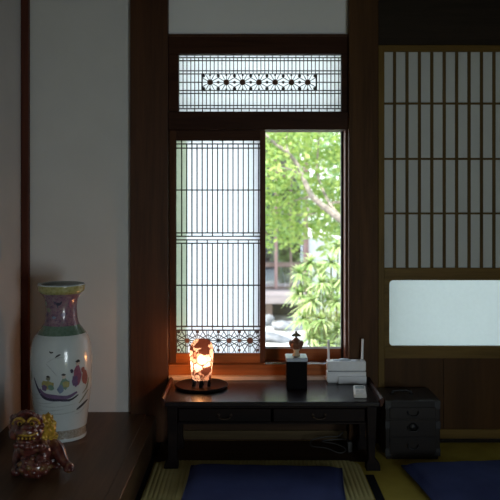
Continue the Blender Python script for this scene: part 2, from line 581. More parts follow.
# ------------------------------------------------------------------ window 3: clear glass sash
D = 4.085
w3 = holder('window_3', (wx(303), D, wz(364)), 'clear window onto the sunlit garden beside the lattice screen')
fr = MB()
fr.box(wx(341), wx(346), D, D + .03, wz(366), wz(126))
fr.box(wx(255), wx(262.5), D, D + .03, wz(366), wz(126))
fr.build('stile', plain('black_sash', (.012, .010, .010), .5), w3, bevel=.002)
fr = MB().box(wx(262.5), wx(341), D + .001, D + .029, wz(366), wz(347.5))
fr.build('bottom_rail', M['sash'], w3, bevel=.002)
MB().box(wx(262.5), wx(341), D - .004, D + .0005, wz(348.6), wz(346.6)).build('edge_strip', plain('pale_strip', (.5, .58, .66), .3), w3)
MB().box(wx(262), wx(341.5), D + .012, D + .015, wz(348), wz(126)).build('pane', M['pane'], w3)

# ------------------------------------------------------------------ door 1: shoji with frosted lower pane
D = 3.985
dx0, dx1 = wx(378.5), XR - .005
d1 = holder('door_1', (dx0, D, .01), 'shoji door with paper grid, frosted lower pane and wooden foot board')
fr = MB()
fr.box(dx0, wx(384.5), D, D + .032, .012, wz(45))
fr.box(dx1 - .04, dx1, D, D + .032, .012, wz(45))
fr.build('stile', M['shojiwood'], d1, bevel=.002)
fr = MB()
for ya, yb in ((45, 51.5), (268, 279), (347, 358.5), (429.5, 438.85)):
    fr.box(wx(384.5), dx1 - .04, D + .001, D + .031, wz(yb), wz(ya))
fr.build('rail', M['shojiwood_h'], d1, bevel=.002)
lat = MB()
k = 0
while True:
    x = wx(395 + 12.45 * k)
    if x > dx1 - .06:
        break
    lat.box(x - .0076, x + .0076, D + .006, D + .017, wz(268), wz(51.5))
    k += 1
for py in (103.3, 158.8, 213.5):
    lat.box(wx(384.5), dx1 - .04, D + .0065, D + .0165, wz(py) - .0055, wz(py) + .0055)
lat.build('paper_grid', M['shoji_bar'], d1)
MB().box(wx(384), dx1 - .038, D + .0175, D + .0185, wz(269), wz(51)).build('paper', M['paper_shoji'], d1)
# surround with rounded corners around the frosted pane
sr = MB()
ox0, ox1, oz0, oz1 = wx(384.5), dx1 - .04, wz(347), wz(279)
ix0, ix1, iz0, iz1 = wx(389.5), dx1 - .075, wz(346.3), wz(280.3)
r = .022
inner, outer = [], []
for cxx, czz, a0 in ((ix1 - r, iz1 - r, 0), (ix0 + r, iz1 - r, 90), (ix0 + r, iz0 + r, 180), (ix1 - r, iz0 + r, 270)):
    for q in range(7):
        aa = radians(a0 + 15 * q)
        p = (cxx + r * cos(aa), czz + r * sin(aa))
        inner.append(p)
        ca, sa = cos(aa), sin(aa)
        outer.append((ox1 if ca > .7 or (a0 in (0, 270) and ca > 1e-3 and abs(sa) <= .72) else (ox0 if ca < -.7 else p[0]),
                      oz1 if sa > .7 else (oz0 if sa < -.7 else p[1])))
nn = len(inner)
vs = [(p[0], D + .004, p[1]) for p in inner] + [(p[0], D + .004, p[1]) for p in outer] + [(p[0], D + .024, p[1]) for p in inner]
fs = [(i, (i + 1) % nn, (i + 1) % nn + nn, i + nn) for i in range(nn)] + [(i, i + 2 * nn, (i + 1) % nn + 2 * nn, (i + 1) % nn) for i in range(nn)]
sr.add(vs, fs)
sr.build('pane_surround', M['shojiwood_h'], d1)
MB().box(wx(386), dx1 - .05, D + .0245, D + .028, wz(347.5), wz(278.5)).build('frosted_pane', M['frosted'], d1)
kb = MB()
seams = [wx(384.5), wx(444), wx(504), dx1 - .04]
for p, q in zip(seams[:-1], seams[1:]):
    kb.box(p + .0012, q - .0012, D + .01, D + .022, wz(430), wz(358))
kb.build('foot_board', M['koshi'], d1)
MB().box(dx0, dx1, D + .0225, D + .03, wz(431), wz(357)).build('backing', M['koshi'], d1)
struct(box('trim_9', M['darkboard'], dx0 - .005, XR, 3.965, 4.15, 0, .0115), 'dark floor track under the shoji door')

# ================================================================== DESK
dk = thing('low_desk', 'low dark wooden writing desk against the window sill, holding lamp and router', 'desk', (.095, 3.72, 0))
DX0, DX1, DY0, DY1, DZ = -.405, .618, 3.518, 3.938, .34
MB().box(DX0, DX1, DY0, DY1, DZ - .024, DZ).build('desktop', M['lacquer'], dk, bevel=.004)
for sx in (DX0, DX1):
    e = MB()
    s = -1 if sx < 0 else 1
    prof = [(0, -.024), (s * .010, -.024), (s * .018, -.010), (s * .022, .006), (s * .020, .017), (s * .012, .019), (s * .004, .012), (0, .0)]
    e.prism([(sx + p[0], DZ + p[1]) for p in prof], DY0 + .002, DY1 - .004)
    e.build('scroll_edge', M['lacquer_red'], dk, bevel=.002)
for sx in (-1, 1):
    for yy in (DY0 + .03, DY1 - .09):
        xa = (DX0 + .005 if sx < 0 else DX1 - .06)
        lg = MB()
        o = -.012 * sx * -1
        # slightly splayed leg with a foot that turns outwards
        pts = [(xa, .0), (xa + .055, .0), (xa + .055, .03), (xa + .048 - (.006 if sx > 0 else 0), .06), (xa + .052, .316), (xa + .002, .316), (xa + .006 - (.0 if sx < 0 else -.004), .06), (xa, .03)]
        if sx < 0:
            pts[0] = (xa - .014, 0); pts[7] = (xa - .012, .028)
        else:
            pts[1] = (xa + .069, 0); pts[2] = (xa + .067, .028)
        if sx < 0 and yy < 3.6:
            pts = [(p[0], max(p[1], .0104)) for p in pts]
        lg.prism(pts, yy, yy + .055)
        lg.build('leg', M['desk_front'], dk, bevel=.003)
ap = MB()
ap.box(DX0 + .057, DX1 - .062, DY1 - .05, DY1 - .03, .225, .316)
ap.box(DX0 + .012, DX0 + .03, DY0 + .085, DY1 - .09, .225, .316)
ap.box(DX1 - .03, DX1 - .012, DY0 + .085, DY1 - .09, .225, .316)
ap.box(DX0 + .057, DX1 - .06, DY0 + .036, DY0 + .06, .300, .316)
ap.box(DX0 + .057, DX1 - .06, DY0 + .036, DY0 + .06, .222, .232)
ap.build('apron', M['desk_front'], dk, bevel=.002)
xm = (DX0 + DX1) / 2
for p, q in ((DX0 + .062, xm - .006), (xm + .006, DX1 - .066)):
    dr = MB().box(p, q, DY0 + .034, DY1 - .12, .235, .297).build('drawer', M['desk_front'], dk, bevel=.003)
    cxm = (p + q) / 2
    hd = MB()
    hd.tube(catmull([(cxm - .030, DY0 + .031, .268), (cxm - .028, DY0 + .020, .262), (cxm - .015, DY0 + .017, .254), (cxm + .015, DY0 + .017, .254), (cxm + .028, DY0 + .020, .262), (cxm + .030, DY0 + .031, .268)]), .0032, 8)
    hd.ell((cxm - .030, DY0 + .032, .268), (.008, .004, .008), 12, 8)
    hd.ell((cxm + .030, DY0 + .032, .268), (.008, .004, .008), 12, 8)
    hd.build('drawer_pull', M['dark_bronze'], dr, smooth=True)
MB().box(DX0 + .012, DX1 - .012, DY0 + .09, DY1 - .1, .221, .2245).build('bottom_board', M['desk_front'], dk)

# ================================================================== THINGS ON THE DESK
# ---- mosaic lamp
LX, LY = (201.5 - CX) * 3.80 / F, 3.80
lamp = thing('table_lamp', 'glowing mosaic glass table lamp on a round dark base at the end of the desk', 'lamp', (LX, LY, DZ))
px2 = 3.80 / F
MB().lathe([(.030, .0), (.125, .002), (.136, .010), (.138, .014), (.131, .015), (.118, .010), (.0, .008)], (LX, LY, DZ + .0005), 56, cap1=False).build('base_plate', M['black'], lamp, smooth=True)
# shade material: irregular pale panes set in dark leading
m, nt, out = newmat('mosaic_glass')
tc = N(nt, 'ShaderNodeTexCoord')
mp = N(nt, 'ShaderNodeMapping'); mp.inputs['Scale'].default_value = (1, 1, .85)
mp.inputs['Location'].default_value = (.12, .45, .05)
nz = N(nt, 'ShaderNodeTexNoise', Scale=18.0, Detail=1.0)
nt.links.new(tc.outputs['Object'], nz.inputs['Vector'])
ad = N(nt, 'ShaderNodeVectorMath', operation='MULTIPLY_ADD')
ad.inputs[1].default_value = (.05, .05, .05)
nt.links.new(nz.outputs['Color'], ad.inputs[0])
nt.links.new(tc.outputs['Object'], ad.inputs[2])
nt.links.new(ad.outputs[0], mp.inputs['Vector'])
ve = N(nt, 'ShaderNodeTexVoronoi', Scale=25.0); ve.feature = 'DISTANCE_TO_EDGE'
vc = N(nt, 'ShaderNodeTexVoronoi', Scale=25.0)
for q in (ve, vc):
    nt.links.new(mp.outputs['Vector'], q.inputs['Vector'])
lead = N(nt, 'ShaderNodeMath', operation='GREATER_THAN'); lead.inputs[1].default_value = .05
nt.links.new(ve.outputs['Distance'], lead.inputs[0])
sepc = N(nt, 'ShaderNodeSeparateColor')
nt.links.new(vc.outputs['Color'], sepc.inputs[0])
pick = N(nt, 'ShaderNodeMath', operation='GREATER_THAN'); pick.inputs[1].default_value = .33
sz = N(nt, 'ShaderNodeSeparateXYZ'); nt.links.new(tc.outputs['Object'], sz.inputs[0])
dome = N(nt, 'ShaderNodeMath', operation='MULTIPLY_ADD'); dome.inputs[1].default_value = 7.0; dome.inputs[2].default_value = -.98
nt.links.new(sz.outputs['Z'], dome.inputs[0])
dmx = N(nt, 'ShaderNodeMath', operation='MAXIMUM'); dmx.inputs[1].default_value = .17
nt.links.new(dome.outputs[0], dmx.inputs[0])
nt.links.new(dmx.outputs[0], pick.inputs[1])
nt.links.new(sepc.outputs[0], pick.inputs[0])
mul = N(nt, 'ShaderNodeMath', operation='MULTIPLY')
nt.links.new(lead.outputs[0], mul.inputs[0]); nt.links.new(pick.outputs[0], mul.inputs[1])
pc = ramp(nt, sepc.outputs[1], [(0.0, (.09, .035, .022)), (.4, (.145, .085, .065)), (1.0, (.20, .14, .115))])
tl = N(nt, 'ShaderNodeBsdfTranslucent'); nt.links.new(pc.outputs[0], tl.inputs['Color'])
tp = N(nt, 'ShaderNodeBsdfTransparent', Color=(1, .58, .30, 1))
pane = N(nt, 'ShaderNodeMixShader', Fac=.42)
nt.links.new(tl.outputs[0], pane.inputs[1]); nt.links.new(tp.outputs[0], pane.inputs[2])
dkb = N(nt, 'ShaderNodeBsdfTranslucent', Color=(.010, .003, .002, 1))
fin = N(nt, 'ShaderNodeMixShader')
nt.links.new(mul.outputs[0], fin.inputs['Fac']); nt.links.new(dkb.outputs[0], fin.inputs[1]); nt.links.new(pane.outputs[0], fin.inputs[2])
nt.links.new(fin.outputs[0], out.inputs['Surface'])
M['mosaic'] = m
prof = [(.044, .040), (.050, .048), (.054, .075), (.057, .11), (.060, .15), (.061, .185), (.059, .205), (.053, .222), (.042, .236), (.026, .244), (.0, .247)]
sh = MB().lathe([(a_, b_) for a_, b_ in catmull(prof, 4)], (0, 0, 0), 48, cap0=False, cap1=False).build('lamp_shade', M['mosaic'], None, smooth=True)
sh.parent = lamp
for k in range(6):
    ft = MB()
    aa = 2 * pi * k / 6 + .52
    ft.tube([(LX + .046 * cos(aa), LY + .046 * sin(aa), DZ + .006), (LX + .043 * cos(aa), LY + .043 * sin(aa), DZ + .025), (LX + .046 * cos(aa), LY + .046 * sin(aa), DZ + .044)], [.010, .006, .008], 10)
    ft.build('foot', M['black'], lamp, smooth=True)
mb_, ntb, outb = newmat('bulb_glow')
em = N(ntb, 'ShaderNodeEmission', Color=(1, .66, .36, 1), Strength=60)
tb = N(ntb, 'ShaderNodeBsdfTransparent'); mxb = N(ntb, 'ShaderNodeMixShader', Fac=.3)
ntb.links.new(tb.outputs[0], mxb.inputs[1]); ntb.links.new(em.outputs[0], mxb.inputs[2])
ntb.links.new(mxb.outputs[0], outb.inputs['Surface'])
MB().ell((LX, LY, DZ + .140), (.020, .020, .026), 16, 10).lathe([(.012, .012), (.012, .105), (.011, .118)], (LX, LY, DZ), 14, mats=[1, 1]).build('bulb', [mb_, M['black']], lamp, smooth=True)
pt = bpy.data.lights.new('lamp_light', 'POINT'); pt.energy = 10.5; pt.color = (1, .70, .46); pt.shadow_soft_size = .022
pt_o = bpy.data.objects.new('lamp_light', pt); COL.objects.link(pt_o); pt_o.location = (LX, LY, DZ + .140)
pt_o.parent = lamp; pt_o.matrix_parent_inverse = Matrix.Translation(lamp.location).inverted()

# ---- black pedestal cube and ornament
BX, BY = (296.5 - CX) * 3.78 / F, 3.80
bxo = thing('black_box', 'glossy black lacquered box under the small bronze ornament', 'box', (BX, BY, DZ))
MB().box(BX - .052, BX + .052, BY - .056, BY + .056, DZ + .0005, DZ + .140).build('box_body', M['black'], bxo, bevel=.003)
MB().box(BX - .055, BX + .055, BY - .059, BY + .059, DZ + .1405, DZ + .160).build('box_lid', plain('box_lid_painted_sheen', (.48, .55, .64), .35, spec=.3), bxo, bevel=.005)  # pale blue colour stands in for daylight reflected on the black lid
OZ = DZ + .1605
orn = thing('ornament', 'tiny bronze ornament with leafy finial standing on the black box', 'ornament', (BX, BY, OZ))
MB().lathe([(.020, 0), (.021, .006), (.015, .010), (.013, .022), (.017, .030), (.017, .034)], (BX, BY, OZ), 24).build('pedestal', plain('ornament_cream', (.55, .47, .33), .5), orn, smooth=True)
ob = MB().lathe([(.014, .034), (.026, .042), (.031, .055), (.031, .066), (.024, .078), (.013, .086), (.009, .092)], (BX, BY, OZ), 28)
for k in range(8):
    aa = 2 * pi * k / 8 + .3
    ob.ell((BX + .030 * cos(aa), BY + .030 * sin(aa), OZ + .064), (.010, .010, .014), 10, 8)
    ob.ell((BX + .024 * cos(aa), BY + .024 * sin(aa), OZ + .045), (.009, .009, .008), 10, 8)
ob.build('ornament_body', M['bronze'], orn, smooth=True)
fn = MB()
for dx_, dz_, rx_, rz_ in ((0, .103, .0055, .014), (-.010, .104, .009, .0055), (.010, .104, .009, .0055), (0, .118, .006, .009), (-.007, .111, .006, .004), (.007, .111, .006, .004)):
    fn.ell((BX + dx_ * 1.35, BY, OZ + dz_), (rx_ * 1.2, .004, rz_), 12, 8)
fn.build('leaf_finial', plain('finial_green_bronze', (.10, .09, .05), .45, metal=.5), orn, smooth=True)

# ---- router on its stand
RD = 3.868
def rx(px): return (px - CX) * RD / F
def rz(py): return EYE - (py - HY) * RD / F
RY = RD
rt = thing('wifi_router', 'white router with two upright antennas on the desk beside the pillar', 'router', (rx(347), RY + .05, DZ))
MB().box(rx(327.5), rx(366), RY, RY + .060, rz(371), rz(361.5)).build('upper_body', M['white_plastic'], rt, bevel=.004)
lo = MB().box(rx(327), rx(366.3), RY + .001, RY + .061, DZ + .008, rz(372))
lo.box(rx(338), rx(366.3), RY - .010, RY + .05, DZ + .0005, DZ + .040)
lo.box(rx(328), rx(338), RY + .012, RY + .058, DZ + .0005, DZ + .009)
lo.build('lower_body', M['white_plastic'], rt, bevel=.004)
MB().box(rx(328.5), rx(365.5), RY + .004, RY + .056, rz(372.2), rz(370.8)).build('seam', M['grey_plastic'], rt)
for px, top in ((329.5, 341.5), (363.3, 340.5)):
    an = MB()
    zz0, zz1 = rz(368), rz(top)
    lean = .004 if px > 350 else 0
    an.box(rx(px) - .006, rx(px) + .006, RY + .044, RY + .054, zz0, zz1)
    an.v[-8:] = [(v[0] + (lean if v[2] > .5 else 0), v[1], v[2]) for v in an.v[-8:]]
    ao = an.build('antenna', M['white_plastic'], rt, bevel=.0025)
    MB().tube([(rx(px) - .0085, RY + .0555, rz(366)), (rx(px) + .0085, RY + .0555, rz(366))], .008, 12).build('antenna_hinge', M['white_plastic'], ao, smooth=True)
MB().ell((rx(345), RY + .03, rz(361.5)), (.036, .018, .011), 20, 12).ell((rx(337), RY + .03, rz(361.5)), (.020, .015, .006), 16, 10).build('top_bump', plain('router_top', (.62, .70, .78), .2, var=.03), rt, smooth=True)

# ---- remote control
RX_, RYc = (359.8 - CX) * 3.67 / F, 3.67
rc = thing('remote_control', 'cream air conditioner remote lying on the front corner of the desk', 'remote', (RX_, RYc, DZ))
MB().box(RX_ - .031, RX_ + .031, RYc - .092, RYc + .092, DZ + .0005, DZ + .020).build('case', M['cream_plastic'], rc, bevel=.006)
MB().box(RX_ - .022, RX_ + .022, RYc + .020, RYc + .072, DZ + .0195, DZ + .0208).build('display', M['lcd'], rc, bevel=.001)
bt = MB()
bt.box(RX_ - .021, RX_ - .003, RYc - .022, RYc - .006, DZ + .0195, DZ + .0212)
bt.box(RX_ + .003, RX_ + .021, RYc - .022, RYc - .006, DZ + .0195, DZ + .0212)
bt.box(RX_ - .021, RX_ + .021, RYc - .052, RYc - .034, DZ + .0195, DZ + .0210)
bt.build('button', plain('remote_button', (.60, .62, .60), .4), rc, bevel=.001)
for o in list(rc.children):
    pass
rc.rotation_euler = (0, 0, radians(-7))

# ---- power cable under the desk
pc_ = thing('power_cable', 'thin grey cable looping on the floor under the desk', 'cable', at(330, 446, 3.86))
cp = [at(343, 432, 3.90), at(338, 436, 3.9), at(325, 437, 3.9), at(312, 440, 3.88), at(312, 446, 3.84), at(326, 448, 3.80), at(340, 453, 3.77), at(346, 449, 3.80), at(336, 444, 3.84), at(322, 441, 3.88), at(345, 439, 3.90), at(349, 442, 3.88)]
cp = [(p.x, p.y, max(p.z, .006)) for p in cp]
MB().tube(catmull(cp, 8), .0035, 8).build('cord', M['cable'], pc_, smooth=True)
e = at(350, 446, 3.82)
MB().box(e.x - .012, e.x + .012, e.y - .015, e.y + .015, .0005, .055).build('plug', plain('plug_grey', (.12, .12, .115), .5), pc_, bevel=.004)

# ================================================================== CHEST
CX0, CX1, CY0, CY1, CZ = .677, .952, 3.70, 3.955, .292
ch = thing('small_chest', 'small dark wooden drawer chest with iron fittings on the tatami by the pillar', 'chest', ((CX0 + CX1) / 2, (CY0 + CY1) / 2, 0))
MB().box(CX0, CX1, CY0 + .004, CY1, .018, CZ).build('carcass', M['chest'], ch, bevel=.003)
MB().box(CX0 - .001, CX1 + .001, CY0 + .002, CY1 + .001, CZ - .001, CZ + .004).build('top_board', wood('chest_top', (.010, .010, .012), (.022, .021, .024), 'X', .3, spec=.7), ch, bevel=.002)
MB().box(CX0 + .008, CX1 - .008, CY0 + .012, CY1 - .01, .0005, .018).build('plinth', M['chest'], ch)
for k, (za, zb) in enumerate(((.030, .112), (.118, .200), (.206, .262))):
    d_ = MB().box(CX0 + .022, CX1 - .022, CY0 - .001, CY0 + .02, za, zb).build('drawer', M['chest'], ch, bevel=.002)
    cm, zc = (CX0 + CX1) / 2, (za + zb) / 2
    h_ = MB()
    w_ = .026
    if k == 1:
        h_.lathe([(.0, 0), (.022, 0), (.022, .003), (.0, .003)], (0, 0, 0), 20, cap0=False, cap1=False)
        h_.v = [(v[0] + cm, CY0 - .0012 - v[2], v[1] + zc + .006) for v in h_.v]
    h_.tube(catmull([(cm - w_, CY0 - .003, zc + .010), (cm - w_ * .95, CY0 - .010, zc - .002), (cm - w_ * .5, CY0 - .012, zc - .012), (cm + w_ * .5, CY0 - .012, zc - .012), (cm + w_ * .95, CY0 - .010, zc - .002), (cm + w_, CY0 - .003, zc + .010)]), .0032, 8)
    h_.build('ring_pull', M['iron'], d_, smooth=True)
for xa in (CX0 - .001, CX1 - .030):
    for za in (.018, .155, CZ - .038):
        MB().box(xa, xa + .031, CY0 + .001, CY0 + .045, za, za + .0385).build('corner_fitting', M['iron'], ch, bevel=.001)
hm = MB()
cm = (CX0 + CX1) / 2 - .03
hm.tube(catmull([(cm - .05, 3.83, CZ + .005), (cm - .048, 3.83, CZ + .016), (cm - .03, 3.83, CZ + .022), (cm + .03, 3.83, CZ + .022), (cm + .048, 3.83, CZ + .016), (cm + .05, 3.83, CZ + .005)]), .005, 8)
hm.ell((cm - .05, 3.83, CZ + .005), (.014, .014, .004), 12, 8).ell((cm + .05, 3.83, CZ + .005), (.014, .014, .004), 12, 8)
hm.build('carry_handle', M['iron'], ch, smooth=True)

# ================================================================== RUG AND CUSHIONS
def rounded_rect(x0, x1, y0, y1, r, n=6):
    pts = []
    for cx_, cy_, a0 in ((x1 - r, y1 - r, 0), (x0 + r, y1 - r, 90), (x0 + r, y0 + r, 180), (x1 - r, y0 + r, 270)):
        for q in range(n + 1):
            aa = radians(a0 + 90 * q / n)
            pts.append((cx_ + r * cos(aa), cy_ + r * sin(aa)))
    return pts

# ribbed rush rug: ribs run away from the viewer, corners rounded
RUG = (-.470, .537, 2.10, 3.672)
rb = MB()
nrib, sub = 48, 6
nx = nrib * sub
rad = .085
vs, fs = [], []
for i in range(nx + 1):
    x = lerp(RUG[0], RUG[1], i / nx)
    e = min(x - RUG[0], RUG[1] - x)
    cut = 0 if e >= rad else rad - sqrt(max(0, rad * rad - (rad - e) ** 2))
    z = .006 + .0035 * abs(sin(pi * i / sub))
    for (y, zz) in ((RUG[2] + cut, .0005), (RUG[2] + cut, z), (RUG[3] - cut, z), (RUG[3] - cut, .0005)):
        vs.append((x, y, zz))
for i in range(nx):
    a_ = 4 * i
    for k in range(3):
        fs.append((a_ + k, a_ + k + 1, a_ + 5 + k, a_ + 4 + k))
    fs.append((a_ + 3, a_, a_ + 4, a_ + 7))
rb.add(vs, fs)
ro = rb.build('rush_rug', M['rush_rug'])
ro['label'] = 'pale green ribbed rush rug with rounded corners in front of the desk'; ro['category'] = 'rug'


def zabuton(name, label, c, w, d, h, rot, z0):
    t = thing(name, label, 'cushion', (c[0], c[1], z0), 'navy floor cushions')
    mb = MB()
    nx_, ny_ = 36, 36
    def hgt(u, v):
        ex, ey = 1 - abs(u), 1 - abs(v)
        k = min(1, ex / .16) * min(1, ey / .16)
        k = sqrt(max(0, k * (2 - k)))
        corner = (abs(u) * abs(v)) ** 6
        dip = .20 * math.exp(-(u * u + v * v) / .02)
        return k * (.82 + .18 * (1 - .5 * (u * u + v * v)) - dip) + .10 * corner * 0
    vs, fs = [], []
    for side in (1, -1):
        for j in range(ny_ + 1):
            for i in range(nx_ + 1):
                u, v = 2 * i / nx_ - 1, 2 * j / ny_ - 1
                pin = 1 - .035 * (1 - abs(v) ** 2) * abs(u) ** 4, 1 - .035 * (1 - abs(u) ** 2) * abs(v) ** 4
                x, y = u * w / 2 * pin[0], v * d / 2 * pin[1]
                hh = hgt(u, v)
                z = h * .36 + (h * .64 * hh if side > 0 else -h * .36 * hh)
                z += .0012 * sin(x * 41 + y * 13) * hh
                vs.append((x, y, max(z, .0)))
    n1 = (nx_ + 1) * (ny_ + 1)
    for sd in (0, 1):
        for j in range(ny_):
            for i in range(nx_):
                a_ = sd * n1 + j * (nx_ + 1) + i
                fs.append((a_, a_ + 1, a_ + nx_ + 2, a_ + nx_ + 1))
    mb.add(vs, fs)
    o = mb.build('cover', M['navy'], None, smooth=True)
    o.parent = t
    # weld the seam between both faces
    bm = bmesh.new(); bm.from_mesh(o.data); bmesh.ops.remove_doubles(bm, verts=bm.verts, dist=.0004); bm.to_mesh(o.data); bm.free()
    pp = []
    for q in range(81):
        s4 = q / 80 * 4
        k = int(s4) % 4; f_ = s4 - int(s4)
        u, v = [(-1 + 2 * f_, -1), (1, -1 + 2 * f_), (1 - 2 * f_, 1), (-1, 1 - 2 * f_)][k]
        pin = 1 - .035 * (1 - abs(v) ** 2) * abs(u) ** 4, 1 - .035 * (1 - abs(u) ** 2) * abs(v) ** 4
        pp.append((u * w / 2 * pin[0], v * d / 2 * pin[1], h * .36))
    po_ = MB().tube(pp, .0045, 8).build('piping', M['navy'], None, smooth=True); po_.parent = t
    tf = MB().ell((0, 0, h * .80), (.012, .012, .005), 14, 8)
    for q in range(10):
        aa = 2 * pi * q / 10
        tf.tube([(0, 0, h * .82), (.014 * cos(aa), .014 * sin(aa), h * .84), (.026 * cos(aa), .026 * sin(aa), h * .80)], .0018, 6)
    t_ = tf.build('centre_tuft', M['navy'], None, smooth=True); t_.parent = t
    t.rotation_euler = (0, 0, rot)
    return t


zabuton('floor_cushion', 'flat navy floor cushion lying on the ribbed rush rug before the desk', (.058, 3.150), .715, .74, .05, radians(-3), .0102)
zabuton('floor_cushion', 'flat navy floor cushion lying on bare tatami in front of the chest', (1.132, 3.215), .74, .76, .055, radians(5), .0008)

# ================================================================== VASE
VX, VY = (61.5 - CX) * 3.60 / F, 3.60
sc_ = 3.60 / F
vbase = PZ + .0015
def vz(py): return EYE - (py - HY) * VY / F
z_off = vbase - vz(436)
vprof_px = [(24.3, 436), (24.6, 434), (24.4, 431), (24.6, 426), (25.6, 418), (27.6, 402), (29.4, 385), (30.3, 370), (30.2, 357), (29.0, 346), (26.8, 338), (24.2, 333.5), (23.2, 332.2), (20.8, 329), (18.2, 325.5), (16.4, 321), (15.4, 314), (15.2, 307), (15.9, 301), (17.6, 296.5), (20.4, 293.2), (22.6, 291), (23.0, 288), (23.2, 285.2), (22.6, 284.2), (21.6, 284.4), (20.4, 287), (18, 292), (14, 300), (13.4, 314)]
vp = [(r_ * sc_, vz(p_) + z_off) for r_, p_ in vprof_px]
sm = catmull(vp, 4)
zb = lambda py: vz(py) + z_off
mats = []
inside = False
for i in range(len(sm) - 1):
    zc = (sm[i][1] + sm[i + 1][1]) / 2
    if i > 4 * 24:
        mats.append(0); continue
    if zc < zb(432.5): mats.append(0)
    elif zc < zb(424): mats.append(1)
    elif zc < zb(333.2): mats.append(0)
    elif zc < zb(324.5): mats.append(2)
    elif zc < zb(293.5): mats.append(3)
    elif zc < zb(285.0): mats.append(4)
    else: mats.append(0)


def glaze(name, stops, scale, vor=False):
    m, nt, out = newmat(name)
    b = N(nt, 'ShaderNodeBsdfPrincipled', Roughness=.18)
    b.inputs['Coat Weight'].default_value = .4
    b.inputs['Coat Roughness'].default_value = .04
    tc = N(nt, 'ShaderNodeTexCoord')
    if vor:
        v = N(nt, 'ShaderNodeTexVoronoi', Scale=scale); f_ = v.outputs['Distance']
    else:
        v = N(nt, 'ShaderNodeTexNoise', Scale=scale, Detail=4.0, Roughness=.7); f_ = v.outputs['Fac']
    nt.links.new(tc.outputs['Object'], v.inputs['Vector'])
    r_ = ramp(nt, f_, stops)
    nt.links.new(r_.outputs['Color'], b.inputs['Base Color'])
    nt.links.new(b.outputs['BSDF'], out.inputs['Surface'])
    return m


G = [glaze('porcelain_white', [(0.3, (.50, .57, .58)), (.7, (.58, .64, .65))], 5),
     glaze('foot_band', [(0.3, (.20, .17, .13)), (.5, (.33, .30, .25)), (.7, (.40, .42, .40))], 90),
     glaze('green_band', [(0.0, (.26, .22, .16)), (.22, (.10, .18, .13)), (.7, (.14, .22, .17))], 75, True),
     glaze('pink_neck', [(0.34, (.10, .08, .15)), (.44, (.20, .11, .16)), (.58, (.26, .17, .21)), (.68, (.17, .19, .20))], 70),
     glaze('rim_band', [(0.0, (.14, .15, .07)), (.30, (.30, .29, .10)), (.8, (.36, .36, .16))], 70, True)]
paint = {'navy': (.045, .045, .085), 'black': (.03, .03, .035), 'yellow': (.34, .31, .12), 'green': (.15, .26, .20), 'magenta': (.27, .10, .16), 'red': (.28, .11, .10), 'blue': (.17, .23, .34), 'grey': (.36, .42, .43), 'olive': (.20, .21, .15), 'skin': (.50, .42, .36), 'violet': (.15, .10, .20)}
PI_ = {}
for k_, c_ in paint.items():
    PI_[k_] = len(G); G.append(plain('enamel_' + k_, c_, .3, var=.15, scale=60))

va = MB().lathe(sm, (VX, VY, 0), 72, mats=mats, cap1=False)


def vrad(z):
    for (r0, z0_), (r1, z1_) in zip(sm[:-1], sm[1:]):
        if z0_ <= z <= z1_ and z1_ > z0_:
            return lerp(r0, r1, (z - z0_) / (z1_ - z0_))
    return sm[0][0]


def vpt(px, py, lift=.0006):
    """point on the front of the vase seen at px,py"""
    z = zb(py)
    r_ = vrad(z) + lift
    u = (px - 61.5) * sc_
    s_ = max(-.985, min(.985, u / r_))
    return (VX + r_ * s_, VY - r_ * sqrt(1 - s_ * s_), z)


def stroke(pts, w, c):
    """brush stroke along px points, width w px"""
    P_ = catmull(pts, 5)
    vs_, n_ = [], len(P_)
    for i in range(n_):
        a_, b_ = P_[max(0, i - 1)], P_[min(n_ - 1, i + 1)]
        d_ = Vector((b_[0] - a_[0], b_[1] - a_[1])); d_ = d_.normalized() if d_.length > 1e-6 else Vector((1, 0))
        ww = w / 2 * (0.35 + 0.65 * sin(pi * (i + .5) / n_))
        vs_ += [vpt(P_[i][0] - d_.y * ww, P_[i][1] + d_.x * ww), vpt(P_[i][0] + d_.y * ww, P_[i][1] - d_.x * ww)]
    va.add(vs_, [(2 * i, 2 * i + 1, 2 * i + 3, 2 * i + 2) for i in range(n_ - 1)], PI_[c])


def blob(x, y, rx_, ry_, c, lift=.0009, jag=.2):
    n_ = 14
    vs_ = [vpt(x, y, lift)]
    for k in range(n_):
        aa = 2 * pi * k / n_
        q = 1 + jag * random.uniform(-1, 1)
        vs_.append(vpt(x + rx_ * q * cos(aa), y + ry_ * q * sin(aa), lift))
    va.add(vs_, [(0, 1 + k, 1 + (k + 1) % n_) for k in range(n_)], PI_[c])


def sroll(seq):
    for q in seq:
        q


random.seed(11)
stroke([(40.5, 373), (44, 381), (50, 390), (58, 393), (68, 393.5), (76, 395)], 2.6, 'navy')
stroke([(47, 383), (52, 388), (62, 390), (74, 391), (82, 387)], 4.2, 'violet')
stroke([(52, 391.5), (64, 393), (76, 394), (83, 390)], 2.2, 'black')
blob(55.5, 378.5, 6.2, 4.6, 'yellow'); blob(52, 381, 3, 3, 'violet', .0012); blob(59, 381, 3, 2.6, 'green', .0012)
blob(56.5, 372, 2.2, 2.2, 'olive', .0012); blob(56, 370.3, 1.5, 1.2, 'black', .0014)
blob(71.5, 378, 4.4, 5.4, 'green'); blob(73, 378, 3.2, 3.4, 'yellow', .0012); blob(68, 382.5, 3, 4, 'blue', .0012)
blob(71, 370.5, 1.8, 1.9, 'skin', .0012); blob(71, 368.7, 1.9, 1.2, 'black', .0014)
blob(83, 371, 3.0, 10, 'magenta'); blob(80.5, 376, 2.4, 5.5, 'violet', .0012); blob(88, 374, 1.8, 7, 'red', .0012)
